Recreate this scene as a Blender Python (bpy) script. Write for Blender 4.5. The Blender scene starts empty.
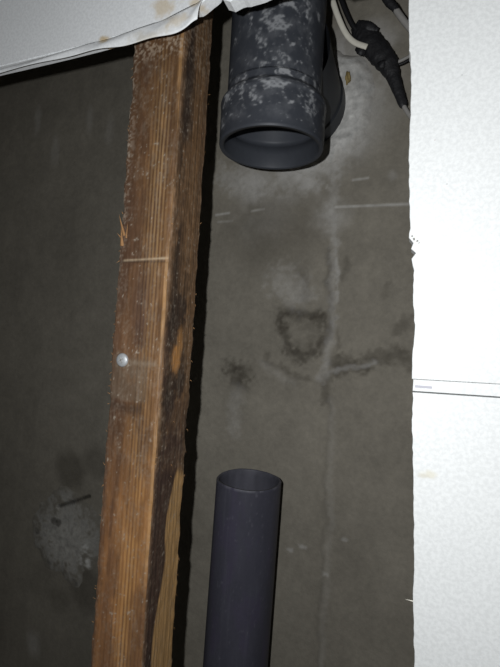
import bpy, bmesh, math, random
import numpy as np
from mathutils import Vector, Matrix
random.seed(7)
C = bpy.context.scene.collection
S = bpy.context.scene

# ------------------------------------------------------------------ camera, world, light, exposure
F_PX, ROLL, YAW, CAM_Z = 430.0, math.radians(3.4), math.radians(21.0), 1.30
CAM = Vector((0.0, 0.0, CAM_Z))
cam_d = bpy.data.cameras.new('camera')
cam_d.sensor_fit = 'VERTICAL'; cam_d.sensor_height = 24.0
cam_d.lens = 24.0 * F_PX / 667.0
cam_d.clip_start = 0.01
cam = bpy.data.objects.new('camera', cam_d); C.objects.link(cam)
_f = Vector((-math.sin(YAW), math.cos(YAW), 0)); _r = Vector((math.cos(YAW), math.sin(YAW), 0)); _u = Vector((0, 0, 1))
c_r = _r * math.cos(ROLL) + _u * math.sin(ROLL)
c_u = -_r * math.sin(ROLL) + _u * math.cos(ROLL)
m = Matrix((c_r, c_u, -_f)).transposed().to_4x4(); m.translation = CAM
cam.matrix_world = m
S.camera = cam

w = bpy.data.worlds.new('world'); S.world = w; w.use_nodes = True
w.node_tree.nodes['Background'].inputs[0].default_value = (0.75, 0.85, 1.0, 1)
w.node_tree.nodes['Background'].inputs[1].default_value = 0.008
# the phone's flash: a small lamp just left of and above the lens
fl = bpy.data.lights.new('phone_flash', 'POINT'); fl.energy = 9.6; fl.shadow_soft_size = 0.004
fl.color = (0.97, 0.985, 1.0)
flo = bpy.data.objects.new('phone_flash', fl); C.objects.link(flo)
flo.location = CAM + c_r * -0.040 + c_u * 0.024 + _f * 0.0
S.view_settings.view_transform = 'Standard'; S.view_settings.look = 'None'
S.view_settings.exposure = 0.0; S.view_settings.gamma = 1.0; S.view_settings.use_curve_mapping = False

# ------------------------------------------------------------------ measuring: where a line of sight meets the plane y
def ray(px, py):
    return (_f + c_r * ((px - 250) / F_PX) + c_u * ((333.5 - py) / F_PX))
def at(px, py, y):
    d = ray(px, py); return CAM + d * (y / d.y)
def lin(*c):
    return tuple(((v / 255) / 12.92 if v / 255 <= .04045 else ((v / 255 + .055) / 1.055) ** 2.4) for v in c)

WALL_Y, STUD_Y, PANEL_Y, PANEL_T = 0.69, 0.386, 0.370, 0.015

# ------------------------------------------------------------------ numpy noise
_rng = np.random.RandomState(3)
_tab = _rng.rand(256, 256)
def vnoise(x, y):
    xi = np.floor(x).astype(int); yi = np.floor(y).astype(int)
    fx = x - xi; fy = y - yi
    fx = fx * fx * (3 - 2 * fx); fy = fy * fy * (3 - 2 * fy)
    g = lambda a, b: _tab[a & 255, b & 255]
    return (g(xi, yi) * (1 - fx) + g(xi + 1, yi) * fx) * (1 - fy) + (g(xi, yi + 1) * (1 - fx) + g(xi + 1, yi + 1) * fx) * fy
def fbm(x, y, o=4, s=0):
    r = 0; a = .5; t = 0
    for i in range(o):
        r = r + a * vnoise(x + 17.3 * i + s * 5.7, y + 9.1 * i + s * 3.3); t += a
        x = x * 2.03; y = y * 2.03; a *= .5
    return r / t
def sstep(a, b, x):
    t = np.clip((x - a) / (b - a), 0, 1); return t * t * (3 - 2 * t)
def mixc(col, c, k):
    k = k[..., None]; return col * (1 - k) + np.array(c) * k
def poly_dist(x, z, pts):
    d = np.full(x.shape, 9.0)
    for (ax, az), (bx, bz) in zip(pts[:-1], pts[1:]):
        vx, vz = bx - ax, bz - az; L = vx * vx + vz * vz + 1e-12
        t = np.clip(((x - ax) * vx + (z - az) * vz) / L, 0, 1)
        d = np.minimum(d, np.hypot(x - ax - t * vx, z - az - t * vz))
    return d

# ------------------------------------------------------------------ materials
def new_mat(name):
    mt = bpy.data.materials.new(name); mt.use_nodes = True
    nt = mt.node_tree; return mt, nt, nt.nodes['Principled BSDF']
def N(nt, t, **kw):
    n = nt.nodes.new(t)
    for k, v in kw.items():
        if k in n.inputs: n.inputs[k].default_value = v
        else: setattr(n, k, v)
    return n
def mat(name, color=None, rough=.8, attr=False, var=.15, scale=120, bump=.3, bscale=250, bdist=.001, spec=.3, metal=0, stretch=(1, 1, 1)):
    mt, nt, b = new_mat(name); L = nt.links.new
    tc = N(nt, 'ShaderNodeTexCoord'); mp = N(nt, 'ShaderNodeMapping'); mp.inputs['Scale'].default_value = stretch
    L(tc.outputs['Object'], mp.inputs['Vector'])
    n = N(nt, 'ShaderNodeTexNoise', Scale=scale, Detail=6.0, Roughness=.65); L(mp.outputs[0], n.inputs['Vector'])
    mr = N(nt, 'ShaderNodeMapRange'); mr.inputs['From Min'].default_value = .3; mr.inputs['From Max'].default_value = .7
    mr.inputs['To Min'].default_value = 1 - var; mr.inputs['To Max'].default_value = 1 + var
    L(n.outputs['Fac'], mr.inputs['Value'])
    mx = N(nt, 'ShaderNodeMix', data_type='RGBA', blend_type='MULTIPLY'); mx.inputs['Factor'].default_value = 1
    if attr:
        a = N(nt, 'ShaderNodeAttribute', attribute_name='tint'); L(a.outputs['Color'], mx.inputs['A'])
    else: mx.inputs['A'].default_value = (*color, 1)
    L(mr.outputs[0], mx.inputs['B']); L(mx.outputs['Result'], b.inputs['Base Color'])
    b.inputs['Roughness'].default_value = rough; b.inputs['Metallic'].default_value = metal
    b.inputs['Specular IOR Level'].default_value = spec
    n2 = N(nt, 'ShaderNodeTexNoise', Scale=bscale, Detail=5.0); L(mp.outputs[0], n2.inputs['Vector'])
    bp = N(nt, 'ShaderNodeBump', Strength=bump, Distance=bdist); L(n2.outputs['Fac'], bp.inputs['Height'])
    L(bp.outputs[0], b.inputs['Normal'])
    return mt

M_wall = mat('damp_concrete', attr=True, rough=.9, var=.10, scale=160, bump=.35, bscale=300, bdist=.001, spec=.15)
M_plain = mat('bare_concrete', lin(132, 128, 120), rough=.95, var=.15, scale=12, bump=.3, bscale=90)
M_wood = mat('old_pine', attr=True, rough=.62, var=.16, scale=260, bump=.45, bscale=420, bdist=.0007, spec=.35, stretch=(1, 1, .22))
M_splint = mat('splinter_wood', lin(150, 112, 74), rough=.8, var=.2, scale=300)
M_pipe = mat('grey_plastic', attr=True, rough=.5, var=.06, scale=200, bump=.12, bscale=300, bdist=.0004, spec=.28)
M_inner = mat('grey_plastic_inside', lin(98, 100, 108), rough=.6, var=.12, scale=60, bump=.1, spec=.2)
M_mortar = mat('mortar', attr=True, rough=.95, var=.14, scale=180, bump=.3, bscale=300, bdist=.001, spec=.1)
M_screw = mat('screw_zinc', lin(185, 188, 190), rough=.45, var=.1, metal=.35, spec=.5)
M_tape = mat('black_tape', lin(36, 36, 38), rough=.55, var=.25, scale=200, bump=.8, bscale=160, bdist=.002, spec=.4)
M_cream = mat('cream_sheath', lin(226, 222, 208), rough=.5, var=.05, spec=.35)
M_grey = mat('grey_sheath', lin(150, 148, 144), rough=.55, var=.08)
M_black = mat('black_sheath', lin(30, 30, 32), rough=.5, var=.1)
M_foam = mat('yellowed_foam', lin(150, 132, 88), rough=.9, var=.2, bump=.6)

def panel_mat(name, base, spots=()):
    mt, nt, b = new_mat(name); L = nt.links.new
    tc = N(nt, 'ShaderNodeTexCoord')
    n = N(nt, 'ShaderNodeTexNoise', Scale=330.0, Detail=3.0, Roughness=.6); L(tc.outputs['Object'], n.inputs['Vector'])
    cr = N(nt, 'ShaderNodeMapRange'); cr.inputs['From Min'].default_value = .38; cr.inputs['From Max'].default_value = .62
    cr.inputs['To Min'].default_value = .92; cr.inputs['To Max'].default_value = 1.03
    L(n.outputs['Fac'], cr.inputs['Value'])
    nb = N(nt, 'ShaderNodeTexNoise', Scale=6.0, Detail=2.0); L(tc.outputs['Object'], nb.inputs['Vector'])
    mb = N(nt, 'ShaderNodeMapRange'); mb.inputs['To Min'].default_value = .95; mb.inputs['To Max'].default_value = 1.05
    L(nb.outputs['Fac'], mb.inputs['Value'])
    mm = N(nt, 'ShaderNodeMath', operation='MULTIPLY'); L(cr.outputs[0], mm.inputs[0]); L(mb.outputs[0], mm.inputs[1])
    mx = N(nt, 'ShaderNodeMix', data_type='RGBA', blend_type='MULTIPLY'); mx.inputs['Factor'].default_value = 1
    mx.inputs['A'].default_value = (*base, 1); L(mm.outputs[0], mx.inputs['B'])
    last = mx.outputs['Result']
    nw = N(nt, 'ShaderNodeTexNoise', Scale=90.0, Detail=4.0); L(tc.outputs['Object'], nw.inputs['Vector'])
    for (p, rad, sx, colr, amt) in spots:      # stains: soft patches with a noisy edge
        mp = N(nt, 'ShaderNodeMapping', vector_type='POINT')
        mp.inputs['Location'].default_value = (-p[0] / sx, 0, -p[2]); mp.inputs['Scale'].default_value = (1 / sx, 0, 1)
        L(tc.outputs['Object'], mp.inputs['Vector'])
        ln = N(nt, 'ShaderNodeVectorMath', operation='LENGTH'); L(mp.outputs[0], ln.inputs[0])
        ad = N(nt, 'ShaderNodeMath', operation='MULTIPLY_ADD'); ad.inputs[1].default_value = rad * 2.2; 
        L(nw.outputs['Fac'], ad.inputs[0]); L(ln.outputs['Value'], ad.inputs[2])
        r = N(nt, 'ShaderNodeMapRange', interpolation_type='SMOOTHSTEP'); r.inputs['From Min'].default_value = rad * 1.3; r.inputs['From Max'].default_value = rad * 2.2
        r.inputs['To Min'].default_value = amt; r.inputs['To Max'].default_value = 0
        L(ad.outputs[0], r.inputs['Value'])
        m2 = N(nt, 'ShaderNodeMix', data_type='RGBA'); L(r.outputs[0], m2.inputs['Factor']); L(last, m2.inputs['A'])
        m2.inputs['B'].default_value = (*colr, 1); last = m2.outputs['Result']
    L(last, b.inputs['Base Color'])
    b.inputs['Roughness'].default_value = .55; b.inputs['Specular IOR Level'].default_value = .3
    bp = N(nt, 'ShaderNodeBump', Strength=.12, Distance=.0005); L(n.outputs['Fac'], bp.inputs['Height']); L(bp.outputs[0], b.inputs['Normal'])
    return mt

# ------------------------------------------------------------------ objects
def tag(o, label, cat, group=None):
    o['label'] = label; o['category'] = cat
    if group: o['group'] = group
    return o
def struct(o): o['kind'] = 'structure'; return o
def thing(name, loc, label, cat):
    o = bpy.data.objects.new(name, None); C.objects.link(o); o.location = loc; o.empty_display_size = .05
    return tag(o, label, cat)
def link(name, me, mt, parent=None, smooth=False):
    o = bpy.data.objects.new(name, me); C.objects.link(o)
    if mt: me.materials.append(mt)
    if smooth: me.polygons.foreach_set('use_smooth', [True] * len(me.polygons))
    if parent:
        o.parent = parent
        o.matrix_parent_inverse = Matrix.Translation(parent.location).inverted()
    return o
def grid_mesh(name, P, col=None, wrap=False):
    """P: (n,m,3) vertices; wrap joins the last column to the first"""
    n, k = P.shape[:2]
    idx = np.arange(n * k).reshape(n, k)
    if wrap: nxt = np.roll(idx, -1, axis=1); a, b, c, d = idx[:-1], nxt[:-1], nxt[1:], idx[1:]
    else: a, b, c, d = idx[:-1, :-1], idx[:-1, 1:], idx[1:, 1:], idx[1:, :-1]
    q = np.stack([a, b, c, d], -1).reshape(-1, 4)
    me = bpy.data.meshes.new(name)
    me.vertices.add(n * k); me.vertices.foreach_set('co', P.reshape(-1).astype(np.float32))
    me.loops.add(q.size); me.loops.foreach_set('vertex_index', q.reshape(-1).astype(np.int32))
    me.polygons.add(len(q)); me.polygons.foreach_set('loop_start', np.arange(0, q.size, 4, dtype=np.int32))
    me.update(calc_edges=True)
    if col is not None:
        at_ = me.color_attributes.new('tint', 'FLOAT_COLOR', 'POINT')
        rgba = np.ones((n * k, 4), np.float32); rgba[:, :3] = np.clip(col.reshape(-1, 3), 0, 1)
        at_.data.foreach_set('color', rgba.reshape(-1))
    return me
def box_mesh(name, a, b):
    bm = bmesh.new(); bmesh.ops.create_cube(bm, size=1)
    for v in bm.verts: v.co = Vector([(a[i] + b[i]) / 2 + v.co[i] * (b[i] - a[i]) for i in range(3)])
    me = bpy.data.meshes.new(name); bm.to_mesh(me); bm.free(); return me
def plate(name, pts, y0, y1, mt, parent=None, bev=0):
    """outline (x, z) extruded from y0 to y1"""
    bm = bmesh.new(); vs = [bm.verts.new((x, y0, z)) for x, z in pts]
    f = bm.faces.new(vs); r = bmesh.ops.extrude_face_region(bm, geom=[f])
    for v in r['geom']:
        if isinstance(v, bmesh.types.BMVert): v.co.y = y1
    bmesh.ops.recalc_face_normals(bm, faces=bm.faces)
    if bev:
        es = [e for e in bm.edges if abs(e.verts[0].co.y - e.verts[1].co.y) < 1e-6]
        bmesh.ops.bevel(bm, geom=es, offset=bev, segments=1, affect='EDGES', clamp_overlap=True)
    bmesh.ops.triangulate(bm, faces=[f for f in bm.faces if len(f.verts) > 4])
    me = bpy.data.meshes.new(name); bm.to_mesh(me); bm.free()
    return link(name, me, mt, parent)
def catmull(pts, n=10):
    P = [Vector(p) for p in pts]; P = [P[0] * 2 - P[1]] + P + [P[-1] * 2 - P[-2]]; out = []
    for i in range(1, len(P) - 2):
        for k in range(n):
            t = k / n; a, b, c, d = P[i - 1:i + 3]
            out.append(.5 * ((2 * b) + (c - a) * t + (2 * a - 5 * b + 4 * c - d) * t * t + (3 * b - a - 3 * c + d) * t ** 3))
    out.append(P[-2]); return out
def tube(name, pts, rad, mt, parent=None, n=12, sub=10, rough=0, flat=1.0, twist=0):
    """a closed tube along a smooth path; rad a number or one per control point"""
    path = catmull(pts, sub); rs = rad if isinstance(rad, (list, tuple)) else [rad] * len(pts)
    P = []
    for i, p in enumerate(path):
        t = (path[min(i + 1, len(path) - 1)] - path[max(i - 1, 0)]).normalized()
        k = i / sub; j = min(int(k), len(rs) - 2); r = rs[j] + (rs[j + 1] - rs[j]) * (k - j)
        a = t.cross(Vector((0, 1, 0))).normalized(); b = t.cross(a).normalized()
        ring = []
        for q in range(n):
            th = 2 * math.pi * q / n
            rr = r * (1 + rough * (random.random() - .5) + (twist * math.sin(i * 1.1 + th)))
            ring.append(p + a * math.cos(th) * rr + b * math.sin(th) * rr * flat)
        P.append(ring)
    for end, p in ((0, path[0]), (-1, path[-1])):
        cap = [p.copy() for _ in range(n)]
        P = [cap] + P if end == 0 else P + [cap]
    me = grid_mesh(name, np.array([[list(v) for v in r] for r in P]), wrap=True)
    bm = bmesh.new(); bm.from_mesh(me); bmesh.ops.remove_doubles(bm, verts=bm.verts, dist=1e-7); bmesh.ops.recalc_face_normals(bm, faces=bm.faces); bm.to_mesh(me); bm.free()
    return link(name, me, mt, parent, True)

# ------------------------------------------------------------------ the setting: shaft walls, floor, ceiling
def wall_xz(px, py): p = at(px, py, WALL_Y); return (p.x, p.z)
def wpts(l): return [wall_xz(*p) for p in l]
XA, XB = -1.30, 1.00
xs = np.concatenate([np.linspace(XA, -.99, 14), np.arange(-.98, .10, .002), np.linspace(.12, XB, 30)])
zs = np.concatenate([np.linspace(0, .66, 30), np.arange(.68, 1.90, .002), np.linspace(1.92, 2.6, 24)])
X, Z = np.meshgrid(xs, zs)
base = np.array(lin(134, 129, 118))
n1 = fbm(X * 7, Z * 7, 5, 1); n2 = fbm(X * 30, Z * 30, 4, 2); n3 = fbm(X * 90, Z * 90, 3, 3)
streak = fbm(X * 40, Z * 4, 4, 4)
f = 1 + (n1 - .5) * .30 + (n2 - .5) * .22 + (n3 - .5) * .16 + (streak - .5) * .12
col = base[None, None] * f[..., None]
n3b = fbm(X * 150, Z * 150, 4, 7)
wx = X + (fbm(X * 45, Z * 45, 3, 5) - .5) * .012; wz = Z + (fbm(X * 45, Z * 45, 3, 6) - .5) * .012
DARK = np.array(lin(70, 65, 57)); LITE = np.array(lin(184, 182, 178))
disp = (n2 - .5) * .0012
# the left bay of wall: flash falloff deepened by painting the colour darker
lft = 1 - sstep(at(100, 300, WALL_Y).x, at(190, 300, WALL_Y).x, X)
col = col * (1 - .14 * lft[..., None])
def stain(pts, wdt, k, c=DARK, warp=True):
    global col
    d = poly_dist(wx if warp else X, wz if warp else Z, wpts(pts))
    if warp: d = np.clip(d + (n3b - .5) * wdt * 1.5, 0, 9)
    col = mixc(col, c, np.clip(k * (1 - sstep(0, wdt * 1.25, d)) * (.55 + .8 * n3), 0, 1))
# pale cement bloom under and beside the upper pipe
px0 = wall_xz(318, 105)
dd = np.hypot(wx - px0[0], wz - px0[1])
col = mixc(col, LITE * .95, .72 * (1 - sstep(.070, .150, dd)) * (.5 + .5 * sstep(.35, .6, n2)))
for (p, r, k) in [((250, 182), .035, .30), ((300, 176), .04, .38), ((338, 140), .035, .45), ((350, 60), .03, .4), ((372, 45), .035, .45), ((330, 215), .03, .3), ((262, 215), .05, .12), ((392, 175), .008, .5)]:
    c = wall_xz(*p); d = np.hypot(wx - c[0], wz - c[1]); col = mixc(col, LITE, 1.35 * k * (1 - sstep(r * .4, r * 1.5, d)) * (.35 + .9 * sstep(.35, .65, n2)))
stain([(226, 176), (262, 182), (300, 178), (330, 160), (350, 135)], .030, .42, LITE); stain([(300, 178), (318, 188)], .014, .35, LITE)
# old render block edge above: damp darker band between y 215..270
c = wall_xz(268, 232); d = np.hypot((wx - c[0]) / 1.6, wz - c[1]); col = mixc(col, DARK, .40 * (1 - sstep(.02, .085, d)))
# water stains
stain([(281, 315), (300, 312), (324, 316), (327, 335), (318, 350), (302, 358), (288, 350), (284, 335), (281, 315)], .0115, .75)
stain([(286, 318), (318, 322), (316, 345), (300, 352)], .026, .35)
stain([(233, 370), (243, 376), (236, 382)], .024, .75)
stain([(268, 352), (264, 362), (278, 366), (296, 376), (310, 380)], .008, .42)
stain([(335, 362), (360, 364), (378, 358), (395, 356), (412, 362)], .018, .6)
stain([(334, 372), (372, 368)], .013, .55)
stain([(398, 330), (412, 318)], .010, .45); stain([(300, 270), (306, 280), (303, 296)], .009, .35)
stain([(326, 380), (327, 402)], .013, .50)
stain([(330, 250), (328, 280), (330, 300), (329, 330)], .007, .60)
stain([(346, 258), (342, 278)], .007, .40); stain([(390, 285), (384, 296)], .008, .30); stain([(336, 332), (340, 348)], .007, .4)
stain([(284, 282), (296, 292)], .035, .32, LITE)
stain([(333, 170), (334, 240), (331, 320), (327, 372), (322, 378)], .010, .36, LITE)
stain([(336, 240), (337, 300)], .004, .35, LITE)
stain([(334, 370), (356, 368), (376, 364)], .006, .40, LITE)
stain([(262, 364), (275, 372), (292, 382)], .010, .14, LITE)
stain([(236, 392), (233, 430)], .016, .22, LITE)
for a, b, k in [((336, 207), (409, 204), .85), ((353, 180), (368, 178), .7), ((216, 215), (229, 213), .8), ((252, 211), (264, 209), .5), ((218, 222), (232, 221), .35)]:
    stain([a, b], .0028, k, np.array(lin(185, 183, 178)), False)
stain([(329, 400), (326, 470), (324, 540), (320, 620), (318, 680)], .004, .32, np.array(lin(98, 94, 86)))
stain([(331, 400), (330, 520), (322, 667)], .007, .13, LITE)
for p in [(344, 540), (301, 547), (288, 550), (323, 575)]: stain([p, (p[0] + 4, p[1] + 1)], .004, .55, LITE)
_g = poly_dist(X, Z, wpts([(59, 506.5), (89, 496.5)])); col = mixc(col, lin(38, 35, 31), .75 * (1 - sstep(.0015, .005, _g))); disp += .003 * (1 - sstep(.002, .005, _g))  # slot: shallow groove, its shadow painted in dark
# left bay marks: damp halo round the patch, drips
for (p, r, k) in [((70, 470), .045, .50), ((98, 462), .04, .35), ((88, 590), .05, .45), ((60, 600), .03, .25)]:
    c = wall_xz(*p); d = np.hypot(wx - c[0], wz - c[1]); col = mixc(col, DARK * .85, k * (1 - sstep(r * .5, r * 1.15, d)))
for p, r, k in [((38, 120), .02, .22), ((55, 150), .022, .18), ((90, 120), .02, .18), ((110, 130), .02, .15)]:
    c = wall_xz(*p); d = np.hypot((wx - c[0]) * 1.4, (wz - c[1]) * .45); col = mixc(col, LITE, k * (1 - sstep(r * .2, r, d)))
c = wall_xz(34, 645); d = np.hypot((wx - c[0]), (wz - c[1]) * .8); col = mixc(col, LITE, .30 * (1 - sstep(.010, .026, d)))
# formwork seams as shallow grooves
sd = poly_dist(X, Z, wpts([(333, 170), (333, 260), (330, 400), (322, 667)])); disp += .0004 * (1 - sstep(0, .006, sd + (n2 - .5) * .006))
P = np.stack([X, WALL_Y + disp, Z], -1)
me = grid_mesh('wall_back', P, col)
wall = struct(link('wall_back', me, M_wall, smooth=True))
struct(link('wall_left', box_mesh('wall_left', (XA - .1, -1.4, 0), (XA, WALL_Y + .1, 2.6)), M_plain))
struct(link('wall_right', box_mesh('wall_right', (XB, -1.4, 0), (XB + .1, WALL_Y + .1, 2.6)), M_plain))
struct(link('floor', box_mesh('floor', (XA - .1, -1.4, -.1), (XB + .1, WALL_Y + .1, 0)), M_plain))
struct(link('ceiling', box_mesh('ceiling', (XA - .1, -1.4, 2.6), (XB + .1, WALL_Y + .1, 2.7)), M_plain))

def blob(name, cx, cz, outline, h, colfn, mt, parent, hole=0, rings=40, seg=160, relief=.5, ybase=None, dig=None):
    """a low irregular crust on the back wall; outline(theta) gives its radius"""
    th = np.linspace(0, 2 * math.pi, seg, endpoint=False); t = np.linspace(0, 1, rings)
    T, TH = np.meshgrid(t, th, indexing='ij'); R = hole + (outline(TH) - hole) * T
    x = cx + R * np.cos(TH); z = cz + R * np.sin(TH)
    nn = fbm(x * 110, z * 110, 4, 8)
    hh = h * (1 - sstep(.55, 1.0, T)) * (1 - relief + 2 * relief * nn) - .0015 * sstep(.80, 1, T)
    if dig is not None: hh = hh - dig(x, z)
    y = (ybase or WALL_Y) - hh
    me = grid_mesh(name, np.stack([x, y, z], -1), colfn(x, z, T, nn), wrap=True)
    return link(name, me, mt, parent, True)

# patched cement on the left of the stud
pc = wall_xz(66, 541)
def o1(TH): return .100 * (1 + .12 * np.sin(TH) + .60 * (fbm(np.cos(TH) * 2 + 5, np.sin(TH) * 2 + 5, 4, 9) - .5))
grv = wpts([(60, 506), (88, 497)])
def c1(x, z, T, nn):
    c = np.array(lin(158, 156, 150))[None, None] * (.55 + .8 * nn[..., None])
    w = wall_xz(86, 560); k = 1 - sstep(.010, .030, np.hypot((x - w[0]) * 1.6, (z - w[1]) * .7) + (nn - .5) * .03)
    c = mixc(c, lin(205, 204, 200), .75 * k)
    for p in [(60, 523), (55, 520), (38, 530), (75, 582), (50, 575), (48, 562)]:
        q = wall_xz(*p); c = mixc(c, lin(60, 56, 50), .6 * (1 - sstep(.004, .010, np.hypot(x - q[0], z - q[1]) + (nn - .5) * .008)))
    edge = sstep(.40, .95, T + (nn - .5) * 1.2); c = mixc(c, lin(118, 114, 105), edge)
    g = poly_dist(x, z, grv); return mixc(c, lin(38, 35, 31), .75 * (1 - sstep(.0015, .0050, g + (nn - .5) * .003)))  # the slot's shadow painted over the patch as well
blob('mortar_patch', pc[0], pc[1], o1, .0026, c1, M_mortar, wall, relief=.2, dig=lambda x, z: .004 * (1 - sstep(.002, .005, poly_dist(x, z, grv))))

# ------------------------------------------------------------------ grey drain pipes
def sweep(name, path_r, colfn, mt, parent, seg=320):
    """path_r: list of (centre, tangent, radius); sheet swept round the path"""
    rows = []; s = 0; S_ = []; prev = None
    for p, t, r in path_r:
        if prev is not None: s += (p - prev).length + abs(r - pr)
        prev = p; pr = r; S_.append(s)
        a = Vector((1, 0, 0)); b = t.cross(a).normalized()
        th = np.linspace(0, 2 * math.pi, seg, endpoint=False)
        rows.append(np.array(p)[None] + r * (np.cos(th)[:, None] * np.array(a)[None] + np.sin(th)[:, None] * np.array(b)[None]))
    P = np.array(rows); TH = np.tile(np.linspace(0, 2 * math.pi, seg, endpoint=False), (len(rows), 1)); SS = np.tile(np.array(S_)[:, None], (1, seg))
    me = grid_mesh(name, P, colfn(P, SS, TH), wrap=True)
    return link(name, me, mt, parent, True)

UY = .530; KU = UY / .4995
UX, UZ = at(271, 150, UY).x, at(271, 150, UY).z
BZ = UZ + .068 * KU; BR = .062; LEG_Z = BZ + BR
def speckle(dens, base_c, wh):
    def fn(P, s, th):
        x, y, z = P[..., 0], P[..., 1], P[..., 2]
        a = th * .057
        n = fbm(a * 20, s * 20, 3, 11); n_ = fbm(a * 120, s * 110, 4, 12); n__ = fbm(a * 330, s * 330, 3, 13)
        c = np.array(base_c)[None, None] * (.85 + .3 * n[..., None])
        k = sstep(.0, 1, dens(x, y, z, n))
        n5 = fbm(a * 95 + s * 45, s * 75 - a * 50, 4, 17)
        fac = sstep(.62 - .13 * k, .76 - .13 * k, n_ * .35 + n__ * .30 + n5 * .35) * sstep(.02, .2, k) * (.45 + .75 * n)
        c = mixc(c, wh, .62 * fac)
        c = mixc(c, lin(112, 114, 118), .30 * sstep(.1, .6, k) * sstep(.35, .65, n5))
        return c
    return fn
PG = lin(60, 63, 69)
def dens_up(x, y, z, n):
    hi = np.exp(-((x - (UX + .018)) / .028) ** 2) * sstep(BZ - .02, BZ + .03, z) * .95
    mid = np.exp(-((z - (BZ - .036)) / .026) ** 2) * .95
    all_ = sstep(UZ + .02, BZ, z) * .30
    return np.clip((hi + mid + all_) * (.45 + 1.1 * n), 0, 1)
up = thing('drain_pipe', (UX, WALL_Y, LEG_Z), 'wide dark grey drain pipe spattered with white paint, open end down, branching into the wall', 'pipe')
pr = []
dn = Vector((0, 0, 1))
# socket: lip, straight, shoulder (centre goes upward)
for i in range(90):
    t = i / 89; z = UZ + t * (BZ - UZ)
    r = .0640
    if t < .03: r = .0630 + .001 * t / .03
    if t > .74: k = min((t - .74) / .14, 1); r = .0640 - .0065 * (k * k * (3 - 2 * k))
    r += .0008 * math.exp(-((t - .70) / .03) ** 2)
    pr.append((Vector((UX, UY, z)), dn, r * KU))
pr2 = []
for i in range(220):
    t = i / 219; pr2.append((Vector((UX, UY, BZ - .002 + .30 * t)), dn, .0575 * KU))
pr2.append((Vector((UX, UY, 2.598)), dn, .0575 * KU))
pr3 = []
for i in range(120):      # branch running back into the wall, flared where it leaves the barrel
    t = i / 119; pr3.append((Vector((UX, UY + .010 + t * (WALL_Y + .03 - UY - .010), LEG_Z - .004)), Vector((0, 1, 0)), .0640 + .004 * math.exp(-t / .25) + (.002 if .62 < t else 0)))
spk = speckle(dens_up, PG, lin(196, 198, 200))
sweep('barrel', pr2, spk, M_pipe, up)
sweep('branch', pr3, speckle(lambda x, y, z, n: .12 * n, lin(52, 55, 60), lin(150, 150, 150)), M_pipe, up)
so = sweep('socket', pr, spk, M_pipe, up)
# inside of the socket: lip face, then bore and sealing groove
inn = [(Vector((UX, UY, UZ)), dn, .0630 * KU)]
for z, r in [(0, .0588), (.002, .0580), (.02, .0578), (.03, .0578), (.031, .0600), (.040, .0600), (.041, .0575), (.074, .0572), (.076, .0530)]:
    inn.append((Vector((UX, UY, UZ + z)), dn, r * KU))
inn.append((Vector((UX, UY, BZ + .6)), dn, .0530)); inn.append((Vector((UX, UY, BZ + .601)), dn, .0002))
sweep('bore', inn, lambda P, s, th: np.array(lin(62, 65, 71))[None, None] * (.85 + .3 * fbm(th * 3, s * 40, 3, 2))[..., None], M_pipe, up, 160)

# mortar round the pipe where it enters the wall
ec = (UX, LEG_Z)
def o2(TH): return .106 * (1 + .10 * np.cos(TH - .2) + .35 * (fbm(np.cos(TH) * 2.5 + 3, np.sin(TH) * 2.5 + 3, 4, 19) - .5))
def c2(x, z, T, nn):
    c = np.array(lin(196, 195, 191))[None, None] * (.50 + .9 * nn[..., None])
    return mixc(c, lin(163, 160, 154), sstep(.5, 1.0, T + (nn - .5) * .6))
blob('mortar_collar', ec[0], ec[1], o2, .007, c2, M_mortar, wall, hole=.0660, relief=.45)
fp = at(348, 78, WALL_Y - .012)
bm = bmesh.new(); bmesh.ops.create_icosphere(bm, subdivisions=3, radius=.010)
for v in bm.verts:
    q = v.co * 300; v.co *= .8 + .5 * math.sin(q.x) * math.sin(q.y + 1) * math.sin(q.z + 2); v.co.x *= .5; v.co.z *= 1.1; v.co.y *= .6
me = bpy.data.meshes.new('foam_residue'); bm.to_mesh(me); bm.free()
for v in me.vertices: v.co += fp
fo = link('foam_residue', me, M_foam, wall, True); fo['label'] = 'yellowish dab of old filler at the pipe hole'

# lower pipe: open, cut top, standing just off the wall
LY = .618; lp = at(249, 479, LY); LR = .0495
low = thing('waste_pipe', (lp.x, LY, 0), 'smooth dark blue-grey plastic pipe standing upright near the wall, open cut top', 'pipe')
def top_z(th, r): return lp.z + .0007 * np.sin(th * 3 + 1) + .0010 * (fbm(th * 4, th * 0 + r * 10, 3, 3) - .5)
def low_sheet(name, prof, colfn):
    th = np.linspace(0, 2 * math.pi, 240, endpoint=False); rows = []
    for z, r, fol in prof:
        zz = z + (top_z(th, 1) - lp.z) * fol
        rows.append(np.stack([lp.x + .015 * (z - lp.z) + r * np.cos(th), LY + r * np.sin(th), zz], -1))
    P = np.array(rows); me = grid_mesh(name, P, colfn(P, np.tile(th, (len(prof), 1))), wrap=True)
    return link(name, me, M_pipe, low, True)
def clow(P, th):
    z = P[..., 2]; n = fbm(th * 2.5, z * 14, 4, 21); m_ = fbm(th * 16, z * 160, 3, 22); v = fbm(th * 20, z * 6, 3, 25)
    c = np.array(lin(69, 69, 79))[None, None] * (.8 + .4 * n[..., None])
    c = mixc(c, lin(74, 68, 88), .45 * sstep(.5, .75, fbm(th * 3, z * 20, 3, 23)))
    c = mixc(c, lin(95, 96, 104), .18 * sstep(.60, .75, v * .6 + n * .4))
    c = mixc(c, lin(110, 110, 118), .35 * sstep(.74, .84, m_))
    return mixc(c, lin(120, 120, 128), .4 * sstep(lp.z - .003, lp.z - .0005, z) * sstep(.45, .65, fbm(th * 8, z * 10, 3, 29)))
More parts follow.
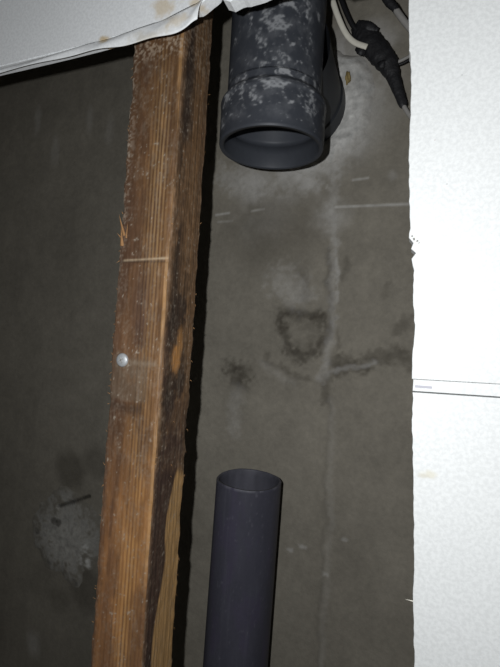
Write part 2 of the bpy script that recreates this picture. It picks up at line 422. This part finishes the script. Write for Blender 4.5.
prof = [(z, LR, 0) for z in np.linspace(0, lp.z - .32, 30)] + [(z, LR, 0) for z in np.arange(lp.z - .31, lp.z - .006, .0025)] + [(lp.z - .004, LR, .5), (lp.z - .0012, LR, 1), (lp.z, LR - .0008, 1)]
low_sheet('pipe_wall', prof, clow)
low_sheet('bore', [(lp.z, LR - .0008, 1), (lp.z, LR - .0030, 1), (lp.z - .002, LR - .0036, .8)] + [(z, LR - .0036, 0) for z in np.linspace(lp.z - .01, .05, 40)] + [(.05, .0002, 0)],
          lambda P, th: np.array(lin(80, 80, 88))[None, None] * (.6 + .8 * fbm(th * 4, P[..., 2] * 40, 4, 5))[..., None])

# ------------------------------------------------------------------ timber stud
SX0, SX1, SD = at(113, 333, STUD_Y).x, at(164, 333, STUD_Y).x, .064
SW = SX1 - SX0
def zf(py): return at(140, py, STUD_Y).z               # height of a photo row on the front face
def zs_(py): return at(183, py, STUD_Y + SD / 2).z     # ... and on the side face
stud = thing('timber_stud', ((SX0 + SX1) / 2, STUD_Y + SD / 2, 0), 'rough weathered wooden stud standing upright in the wall opening, brown grain with dark stains', 'stud')
zst = np.concatenate([np.linspace(0, .84, 40), np.arange(.85, 1.72, .0011), np.linspace(1.73, 2.45, 30)])
per = []; NF = 66; nb_ = .0022
for i in range(NF): per.append((0, i / (NF - 1)))
for i in range(1, 66): per.append((1, i / 65))
for i in range(1, 14): per.append((2, i / 13))
for i in range(1, 13): per.append((3, i / 13))
fc = np.array([p[0] for p in per]); uu = np.array([p[1] for p in per])
bx = np.where(fc == 0, uu, np.where(fc == 1, 1, np.where(fc == 2, 1 - uu, 0))) * SW
by = np.where(fc == 0, 0, np.where(fc == 1, uu, np.where(fc == 2, 1, 1 - uu))) * SD
# worn corners
for i in range(len(per)):
    dx = min(bx[i], SW - bx[i]); dy = min(by[i], SD - by[i])
    if dx < nb_ and dy < nb_:
        bx[i] += (nb_ - dx) * .4 * (1 if bx[i] < SW / 2 else -1); by[i] += (nb_ - dy) * .4 * (1 if by[i] < SD / 2 else -1)
Zg = np.tile(zst[:, None], (1, len(per))); FCg = np.tile(fc, (len(zst), 1)); U = np.tile(uu, (len(zst), 1))
cx_, cy_ = SW / 2, SD / 2
ang = np.arctan2(by - cy_, bx - cx_)
rou = (fbm(np.tile(ang, (len(zst), 1)) * 6 + 20, Zg * 55, 4, 31) - .5)
cor = np.tile(np.exp(-np.minimum(np.minimum(np.hypot(bx, by), np.hypot(bx - SW, by)), np.minimum(np.hypot(bx, by - SD), np.hypot(bx - SW, by - SD))) / .004), (len(zst), 1))
nx = np.tile((bx - cx_) / cx_, (len(zst), 1)); ny = np.tile((by - cy_) / cy_, (len(zst), 1))
off = rou * (.0008 + .0042 * cor)
grain = fbm(U * 26 + FCg * 40 + .8 * fbm(Zg * 5, U * 2, 2, 33), Zg * 5.0, 3, 34)
fine = fbm(U * 70 + FCg * 90, Zg * 16, 3, 35)
off = off + (grain - .5) * .0008
Px = SX0 + np.tile(bx, (len(zst), 1)) + nx * off; Py = STUD_Y + np.tile(by, (len(zst), 1)) + ny * off
lean = (Zg - 1.30); Py = Py + .035 * lean; Px = Px - .013 * np.clip(lean, -.6, .6)
# colour
RED = np.array(lin(110, 76, 45)); BRN = np.array(lin(96, 66, 42)); TAN = np.array(lin(160, 122, 74)); DK = np.array(lin(46, 32, 25)); DUST = np.array(lin(140, 126, 108)); PUR = np.array(lin(58, 40, 36))
big = fbm(U * 3 + FCg * 9, Zg * 9, 4, 36); mott = fbm(U * 14 + FCg * 30, Zg * 190, 4, 37); mo2 = fbm(U * 30 + FCg * 17, Zg * 420, 3, 38)
c = np.zeros(U.shape + (3,)) + RED
c = c * (.72 + .56 * big[..., None]) * (.75 + .5 * grain[..., None])
fr = FCg == 0; sd_ = FCg == 1
# growth rings as crisp lines on the front face
wob = .05 * (fbm(Zg * 3.1, U * 1.2, 3, 39) - .5) + .015 * (fbm(Zg * 14, U * 2, 3, 42) - .5)
ringp = (U + wob)
ring = .5 + .5 * np.sin(ringp * 2 * math.pi * 15)
zone = np.exp(-((ringp - .66) / .20) ** 2)
c = np.where(fr[..., None], mixc(c, TAN, np.clip(zone * .55 * sstep(.30, .62, ring * .75 + fine * .35) * (.55 + .8 * big), 0, 1)), c)
c = np.where(fr[..., None], mixc(c, DK, np.clip(zone * .48 * sstep(.66, .98, 1 - ring) * (.3 + 1.1 * fine), 0, 1)), c)
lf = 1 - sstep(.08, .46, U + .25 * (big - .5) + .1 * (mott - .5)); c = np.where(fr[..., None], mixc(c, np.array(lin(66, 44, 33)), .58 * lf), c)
c = np.where(fr[..., None], mixc(c, np.array(lin(60, 38, 27)), .45 * sstep(.46, .62, fbm(U * 5 + 3, Zg * 24, 4, 46))), c)
upz = sstep(zf(210), zf(120), Zg)      # plain red-brown at the top
c = np.where(fr[..., None], mixc(c, RED * .62, .75 * upz * sstep(.25, .6, fbm(U * 5, Zg * 14, 3, 43))), c)
c = np.where(fr[..., None], mixc(c, lin(176, 146, 104), np.clip(.55 * np.exp(-((ringp - .70) / .15) ** 2) * sstep(.45, .8, ring * .6 + fine * .5) * np.exp(-((Zg - zf(180)) / .11) ** 2), 0, 1)), c)
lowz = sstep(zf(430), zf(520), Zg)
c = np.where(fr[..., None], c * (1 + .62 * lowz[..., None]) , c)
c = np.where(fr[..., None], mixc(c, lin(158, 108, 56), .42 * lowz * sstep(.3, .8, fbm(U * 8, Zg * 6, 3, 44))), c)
# purple-brown centre between 270..350
k = np.exp(-((U - .52) / .20) ** 2) * np.exp(-((Zg - zf(305)) / .055) ** 2); c = np.where(fr[..., None], mixc(c, PUR * 1.25, .65 * k), c)
# dusty rubbed patch below the screw
k = sstep(zf(404), zf(399), Zg) * (1 - sstep(zf(366), zf(352), Zg)) * (1 - sstep(.70, .80, U + .1 * (mott - .5)))
c = np.where(fr[..., None], mixc(c, lin(98, 82, 66), np.clip(.72 * k * (.6 + .6 * mott), 0, 1)), c)
k = np.exp(-((Zg - zf(404) + .012 * (1 - 4 * (U - .45) ** 2) * 0.5) / .006) ** 2) * (1 - sstep(.60, .75, U)); c = np.where(fr[..., None], mixc(c, DK, .55 * k), c)
k = np.exp(-((Zg - zf(363)) / .0028) ** 2) * sstep(.30, .42, U) * (1 - sstep(.85, .95, U)); c = np.where(fr[..., None], mixc(c, DUST, .40 * k), c)
# saw kerf across the front
k = np.exp(-((Zg - zf(259) - .003 * (U - .5)) / .0011) ** 2) * sstep(.05, .12, U); c = np.where(fr[..., None], mixc(c, lin(188, 168, 140), .75 * k * (.5 + mott)), c)
k2 = np.exp(-((Zg - zf(261)) / .0012) ** 2); c = np.where(fr[..., None], mixc(c, DK, .5 * k2), c); Py = Py + np.where(fr, k2 * .0008, 0)
# corner highlight painted as a pale tan line on the arris
k = np.where(fr, sstep(.90, .965, U + .06 * (fine - .5)), np.where(sd_, 1 - sstep(.0, .05, U), 0)); c = mixc(c, lin(172, 132, 84), .62 * k * sstep(.30, .55, big + .3 * (fine - .5)))
# crushed fuzzy left arris
k = np.where(fr, 1 - sstep(.0, .13, U + .2 * (mott - .5)), 0); c = mixc(c, lin(92, 72, 58), .55 * k)
# side face: greyer, mottled, fuzzy
sc = np.array(lin(112, 84, 58))[None, None] * (.55 + .9 * mott[..., None]) * (.8 + .4 * big[..., None])
side = mixc(sc, DK, np.clip(.85 * np.exp(-((U - .25) / .16) ** 2) * sstep(.42, .60, fbm(U * 4, Zg * 22, 4, 51)), 0, 1))
side = mixc(side, lin(140, 104, 64), .42 * np.exp(-((U - .62) / .2) ** 2) * sstep(.4, .65, grain))
def gz(py, u, rz, ru, k, colr, face=side):
    q = np.hypot((Zg - zs_(py)) / rz, (U - u) / ru) + (mott - .5) * .6; return np.clip(k * (1 - sstep(.55, 1.15, q)), 0, 1)
for py, u, rz, ru, kk, cc in [(75, .28, .035, .16, .6, DK), (120, .3, .02, .2, .45, DK), (312, .42, .026, .30, .85, DK), (290, .5, .03, .3, .35, DK), (390, .30, .028, .26, .85, DK), (372, .65, .030, .16, .6, DK), (385, .62, .02, .2, .7, DK), (425, .62, .035, .5, .45, PUR), (455, .5, .03, .5, .7, PUR), (350, .12, .05, .10, .55, PUR), (335, .30, .03, .22, .6, DK), (358, .44, .018, .15, 1.0, lin(184, 130, 72)), (345, .52, .022, .11, .85, lin(170, 122, 70))]:
    side = mixc(side, cc, gz(py, u, rz, ru, kk, cc))
# smooth tan heartwood in the lower half with a wavy dark margin
edge = .42 + .20 * (fbm(Zg * 9, Zg * 0, 3, 55) - .5) * 2 + .25 * sstep(zs_(520), zs_(465), Zg) - .18 * sstep(zs_(560), zs_(660), Zg)
below = 1 - sstep(zs_(478), zs_(466), Zg + .02 * (U - .5))
tn = sstep(edge - .03, edge + .03, U)
side = mixc(side, PUR * .9, .85 * below * (1 - tn) * sstep(-.1, .15, U))
side = mixc(side, np.array(lin(198, 156, 102)), np.clip(.92 * below * tn, 0, 1)); side = side * (1 - .30 * (below * tn * (1 - grain))[..., None])
c = np.where(sd_[..., None], side, c)
k = np.where(sd_, 1 - sstep(.0, .04, U), 0); c = mixc(c, lin(172, 132, 84), .6 * k * sstep(.30, .55, big))  # painted corner highlight again, on the side face
k = np.where(sd_, sstep(.93, 1.0, U + .08 * (mott - .5)), 0); c = mixc(c, DUST * .8, .5 * k)
# plaster dust flecks
k = np.where(fr, np.exp(-(U / .10) ** 2), 0) * sstep(.50, .60, mo2) * sstep(zf(350), zf(120), Zg); c = mixc(c, lin(190, 178, 162), .55 * k)
fl_ = sstep(.70, .76, mo2 * .6 + mott * .4); c = mixc(c, lin(185, 175, 160), .50 * fl_)
k = sstep(zf(62), zf(44), Zg) * np.where(fr, 1, .5); c = mixc(c, lin(190, 172, 150), .50 * k * sstep(.45, .62, mo2 * .6 + mott * .4))
c = np.where((FCg > 1)[..., None], RED * .8, c)
dust = fbm(U * 9, Zg * 60, 4, 61)
c = mixc(c, lin(150, 138, 122), np.clip(.05 + .22 * sstep(.45, .72, dust * .35 + mo2 * .4 + mott * .25), 0, 1))
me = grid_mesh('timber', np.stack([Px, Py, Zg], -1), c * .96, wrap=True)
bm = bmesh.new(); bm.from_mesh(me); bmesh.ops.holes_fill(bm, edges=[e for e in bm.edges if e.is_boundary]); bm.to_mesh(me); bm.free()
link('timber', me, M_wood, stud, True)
# screw head with cross recess
def face_pt(px, py, out=0):
    z = at(px, py, STUD_Y).z; y = STUD_Y + .035 * (z - 1.3) - out; return at(px, py, y)
sp_ = face_pt(122, 360, .0012)
bm = bmesh.new(); ringN = 24; layers = [(0, .0022), (.0030, .0021), (.0062, .0012), (.0075, 0), (.0072, -.0015)]
rv = []
for r, h in layers:
    rv.append([bm.verts.new(sp_ + Vector((r * math.cos(a), -h, r * math.sin(a)))) for a in [2 * math.pi * i / ringN for i in range(ringN)]] if r else [bm.verts.new(sp_ + Vector((0, -h, 0)))])
for i in range(ringN): bm.faces.new((rv[0][0], rv[1][i], rv[1][(i + 1) % ringN]))
for A, B in zip(rv[1:-1], rv[2:]):
    for i in range(ringN): bm.faces.new((A[i], B[i], B[(i + 1) % ringN], A[(i + 1) % ringN]))
bmesh.ops.recalc_face_normals(bm, faces=bm.faces); me = bpy.data.meshes.new('screw'); bm.to_mesh(me); bm.free()
scr = link('screw', me, M_screw, stud, True); scr['label'] = 'pale round metal screw head with a cross slot'
bm = bmesh.new()
for a in (.5, .5 + math.pi / 2):
    r = bmesh.ops.create_cube(bm, size=1)['verts']
    for v in r:
        x, y, z = v.co; x *= .0066; z *= .0009; y *= .0012
        v.co = sp_ + Vector((x * math.cos(a) - z * math.sin(a), -.0022 + y, x * math.sin(a) + z * math.cos(a)))
me = bpy.data.meshes.new('cross_slot'); bm.to_mesh(me); bm.free(); cs = link('cross_slot', me, M_grey); cs.parent = scr; cs.matrix_parent_inverse = Matrix.Identity(4)
# splinters on the left arris and fuzz
def splinter(a, b, wd, colm=M_splint):
    a = Vector(a); b = Vector(b); s = (b - a).cross(Vector((0, 1, 0))).normalized() * wd; q = Vector((0, wd * .6, 0))
    bm = bmesh.new(); v = [bm.verts.new(p) for p in (a - s, a + q, a + s, a - q, b)]
    for f_ in ((0, 1, 4), (1, 2, 4), (2, 3, 4), (3, 0, 4), (3, 2, 1, 0)): bm.faces.new([v[i] for i in f_])
    me = bpy.data.meshes.new('splinter'); bm.to_mesh(me); bm.free(); return link('splinter', me, colm, stud)
for (a, b, wd) in [((124, 236), (119, 214), .0022), ((123, 240), (117, 233), .0014), ((122, 246), (121, 228), .0026), ((126, 238), (128, 222), .0014)]:
    splinter(face_pt(*a, .0), face_pt(*b, .004), wd)
for i in range(60):
    right = random.random() < .45
    py = random.uniform(45, 660)
    if right:
        z = zs_(py); x = SX1 - .013 * (z - 1.3); y = STUD_Y + SD * random.choice([1, 1, 1, .02, .5]) + .035 * (z - 1.3); p = Vector((x - .0006, y, z)); d = Vector((random.uniform(.0010, .0028), random.uniform(-.001, .001), random.uniform(-.003, .003)))
    else:
        z = zf(py); x = SX0 - .013 * (z - 1.3); y = STUD_Y + .035 * (z - 1.3); p = Vector((x + .0010, y + .001, z)); d = Vector((-random.uniform(.0016, .0040), random.uniform(-.001, .001), random.uniform(-.004, .004)))
    splinter(p, p + d, random.uniform(.0003, .0007))

# ------------------------------------------------------------------ white wall panels
def pxz(px, py, y=PANEL_Y): p = at(px, py, y); return (p.x, p.z)
PY1 = PANEL_Y + PANEL_T
glue = lin(196, 168, 110)
spots_top = [(at(163, 6, PANEL_Y), .011, 1.8, glue, .5), (at(178, 22, PANEL_Y), .008, 2.0, glue, .4), (at(104, 40, PANEL_Y), .006, 1.5, glue, .7), (at(150, 40, PANEL_Y), .012, 2.5, lin(190, 175, 140), .35), (at(196, 2, PANEL_Y), .006, 1.5, glue, .5)]
M_ptop = panel_mat('white_panel_stained', (.84, .86, .87), spots_top)
def jag(pts, step=.004, amp=.0006):
    out = []
    for a, b in zip(pts[:-1], pts[1:]):
        n = max(1, int(math.hypot(b[0] - a[0], b[1] - a[1]) / step))
        for i in range(n):
            t = i / n; out.append((a[0] + (b[0] - a[0]) * t + random.uniform(-amp, amp), a[1] + (b[1] - a[1]) * t + random.uniform(-amp, amp)))
    out.append(pts[-1]); return out
lowedge = [(-60, 92), (0, 76), (60, 62), (100, 52), (133, 43), (150, 38), (175, 31), (187, 27), (196, 18), (203, 17), (214, 9), (221, 3), (224, -4)]
lowedge = [pxz(x, y, PY1) for x, y in lowedge]
nl = 5
sec = [pxz(x, y, PY1) for x, y in [(225, -4), (226, 4), (229, 10), (236, 12), (243, 8), (251, 7), (262, 4), (276, -2), (300, -8), (340, -14), (380, -20)]]
xl = XA + .002
pts = [(xl, lowedge[0][1] - .006)] + jag(lowedge[:nl], .012, .0001) + jag(lowedge[nl:], .004, .0005) + jag(sec, amp=.0004) + [(-.085, sec[-1][1]), (-.085, 2.598), (xl, 2.598)]
tp = thing('cladding_panel', (-.7, PANEL_Y, 2.6), 'greyish white wall panel across the top left, broken lower edge with yellow glue stains', 'panel')
plate('board', pts, PANEL_Y + .0012, PY1, M_ptop, tp)
# torn paper facing that droops a little over the broken edge
fac = [(x, z + .0012) for x, z in pts[:-2]] + pts[-2:]
plate('facing', fac, PANEL_Y, PANEL_Y + .0012, M_ptop, tp)
# crumpled torn flap near the break
fa = [(-60, 85), (0, 69.5), (50, 55), (92, 43), (125, 33), (158, 21), (185, 9), (203, -2)]
fb = [(-60, 88), (0, 73), (55, 59), (94, 50.5), (128, 44), (160, 36.5), (185, 28), (197, 18)]
A = catmull([at(x, y, PANEL_Y - .0002) for x, y in fa], 12); B = catmull([at(x, y, PANEL_Y - .0022) for x, y in fb], 12)
rows = []
for i in range(len(A)):
    rows.append([[*(A[i].lerp(B[i], t) + Vector((0, -.0014 * math.sin(t * math.pi) + .0005 * math.sin(i * .33 + t * 5), .0007 * math.sin(i * .31 + t * 3) * t)))] for t in np.linspace(0, 1, 9)])
me = grid_mesh('torn_flap', np.array(rows)); tf = link('torn_flap', me, M_ptop, tp, True)
so_ = tf.modifiers.new('thick', 'SOLIDIFY'); so_.thickness = .0006; tf['label'] = 'crumpled strip of torn facing along the broken edge'

M_pr = panel_mat('white_panel_glitter', (.69, .705, .70), [(at(430, 474, PANEL_Y), .004, 2.2, lin(205, 200, 180), .6), (at(424, 476, PANEL_Y), .0025, 2.0, lin(190, 185, 170), .5), (at(462, 75, PANEL_Y), .0006, 1.5, lin(150, 150, 150), .8), (at(447, 184, PANEL_Y), .0006, 1, lin(150, 150, 150), .8), (at(435, 140, PANEL_Y), .0006, 1, lin(170, 150, 150), .6)])
xr = .60
seam_a = [pxz(413, 379), pxz(500, 384)]; sl = (seam_a[1][1] - seam_a[0][1]) / (seam_a[1][0] - seam_a[0][0])
def seam(x, dpy): return pxz(413, 379 + dpy)[1] + sl * (x - seam_a[0][0])
ue = [(409, -40), (409, 0), (409, 50), (410, 52), (411, 70), (411, 100), (409, 150), (409, 180), (410, 228), (409, 238), (413, 243), (411, 249), (416, 253), (412, 259), (413, 266), (414, 270), (413, 300), (415, 330), (412, 360), (412, 378)]
ue = [pxz(x, y) for x, y in ue]
uz = 2.598
ptsu = [(ue[0][0], uz)] + jag(ue, .004, .00035) + [(xr, seam(xr, 0))] + [(xr, uz)]
ptsu[len(ptsu) - 3] = (ptsu[len(ptsu) - 3][0], seam(ptsu[len(ptsu) - 3][0], 0))
ru = thing('cladding_panel', (.2, PANEL_Y, 2.6), 'bright white panel at the right above the horizontal joint, with a chipped cut edge', 'panel')
plate('board', ptsu, PANEL_Y, PY1, M_pr, ru, .0004)
# crumbs at the chipped spot
for (px_, py_, r_) in [(414, 239, .0012), (417, 241, .0009), (412, 236, .0008), (419, 243, .0007), (415, 237, .0007)]:
    bm = bmesh.new(); bmesh.ops.create_icosphere(bm, subdivisions=1, radius=r_)
    for v in bm.verts: v.co = v.co * random.uniform(.6, 1.3) + at(px_, py_, PANEL_Y - .0003)
    me = bpy.data.meshes.new('crumb'); bm.to_mesh(me); bm.free(); link('crumb', me, M_grey if px_ != 415 else M_cream, ru)
le = [(413, 392), (412, 420), (413, 470), (414, 520), (414, 570), (413, 600), (414, 640), (415, 700)]
le = [pxz(x, y) for x, y in le]
ptsl = jag(le, .004, .00035) + [(le[-1][0] + .002, .002), (xr, .002), (xr, seam(xr, 12))]
rl = thing('cladding_panel', (.2, PANEL_Y, 0), 'bright white panel at the right below the horizontal joint, with a faint scuff', 'panel')
plate('board', ptsl, PANEL_Y, PY1, M_pr, rl, .0002)
x0 = le[0][0] - .0003
plate('tongue', [(x0, seam(x0, 12.05)), (xr, seam(xr, 12.05)), (xr, seam(xr, .4)), (x0, seam(x0, .4))], PANEL_Y + .0003, PY1 - .003, M_pr, rl, .0003)
q0 = pxz(415, 386.3); q1 = pxz(432, 387.6); h = .0010
mk = plate('pencil_mark', [(q0[0], q0[1] - h), (q1[0], q1[1] - h), (q1[0], q1[1] + h), (q0[0], q0[1] + h)], PANEL_Y + .0001, PANEL_Y + .0006, mat('faint_grey', lin(176, 176, 184), var=.05), rl)
mk['label'] = 'short grey smudge on the joint'
# sliver of facing sticking out of the lower cut edge
q = at(412, 601, PANEL_Y + .001); splinter(q + Vector((.004, 0, 0)), q + Vector((-.0052, -.001, .0006)), .0008, M_cream); bpy.data.objects[C.objects[-1].name].name = 'paper_sliver'
sv = C.objects[-1]; sv.parent = rl; sv.matrix_parent_inverse = Matrix.Translation(rl.location).inverted()

# ------------------------------------------------------------------ cables by the wall
CY = WALL_Y - .032
def cp(px, py, dy=0): return at(px, py, CY + dy)
cb = thing('cable_joint', cp(375, 55), 'cables spliced in a lump of black tape between the upper pipe and the white panel', 'cable')
w_ = tube('lead', [cp(321, -30, -.03), cp(331, -4, -.03), cp(337, 14, -.028), cp(345, 32, -.022), cp(354, 42, -.018), cp(367, 47, -.016)], .0042, M_cream, cb, flat=.6); w_['label'] = 'cream flat lead entering the tape'
b_ = tube('lead', [cp(331, -30, -.012), cp(340, -4, -.012), cp(346, 12, -.010), cp(353, 26, -.006), cp(362, 36, -.002)], .0036, M_black, cb); b_['label'] = 'black lead beside the cream one'
tube('tape_wrap', [cp(354, 27), cp(359, 31), cp(364, 34), cp(371, 43), cp(380, 54), cp(388, 64), cp(393, 76), cp(398, 90), cp(403, 104), cp(404, 107)],
     [.006, .0125, .0155, .0175, .0170, .0150, .0100, .0078, .0062, .004], M_tape, cb, n=22, sub=8, rough=.10, flat=.7, twist=.025)
for a, b in (((358, 22), (378, 30)), ((357, 48), (365, 53)), ((380, 62), (385, 66))):
    tube('tape_end', [cp(*a, -.006), cp((a[0] + b[0]) / 2, (a[1] + b[1]) / 2, -.010), cp(*b, -.006)], [.004, .007, .004], M_tape, cb, rough=.3, flat=.5)
g_ = tube('lead', [cp(402, 103), cp(406, 110), cp(411, 117), cp(420, 128), cp(440, 150, .01)], .0034, M_grey, cb); g_['label'] = 'grey lead leaving the lower end of the tape'
g_ = tube('lead', [cp(395, 63), cp(402, 60), cp(412, 55), cp(430, 48), cp(450, 44, .01)], .0024, M_grey, cb); g_['label'] = 'thin grey lead leaving the side of the tape'
tube('lead', [cp(390, 66, .004), cp(401, 64, .004), cp(414, 58, .004), cp(440, 50, .01)], .0018, M_black, cb)
c2_ = thing('cable', cp(395, 5), 'grey cable with a black sleeve running behind the white panel at the top right', 'cable')
tube('sleeve', [cp(372, -34, -.05), cp(381, -12, -.05), cp(388, 1, -.05), cp(394, 7, -.05), cp(398, 13, -.05)], [.0045, .0052, .0058, .0050, .0040], M_tape, c2_, rough=.1)
tube('sheath', [cp(396, 10, -.05), cp(401, 17, -.05), cp(408, 26, -.05), cp(416, 34, -.05), cp(436, 50, -.05)], .0044, M_grey, c2_)
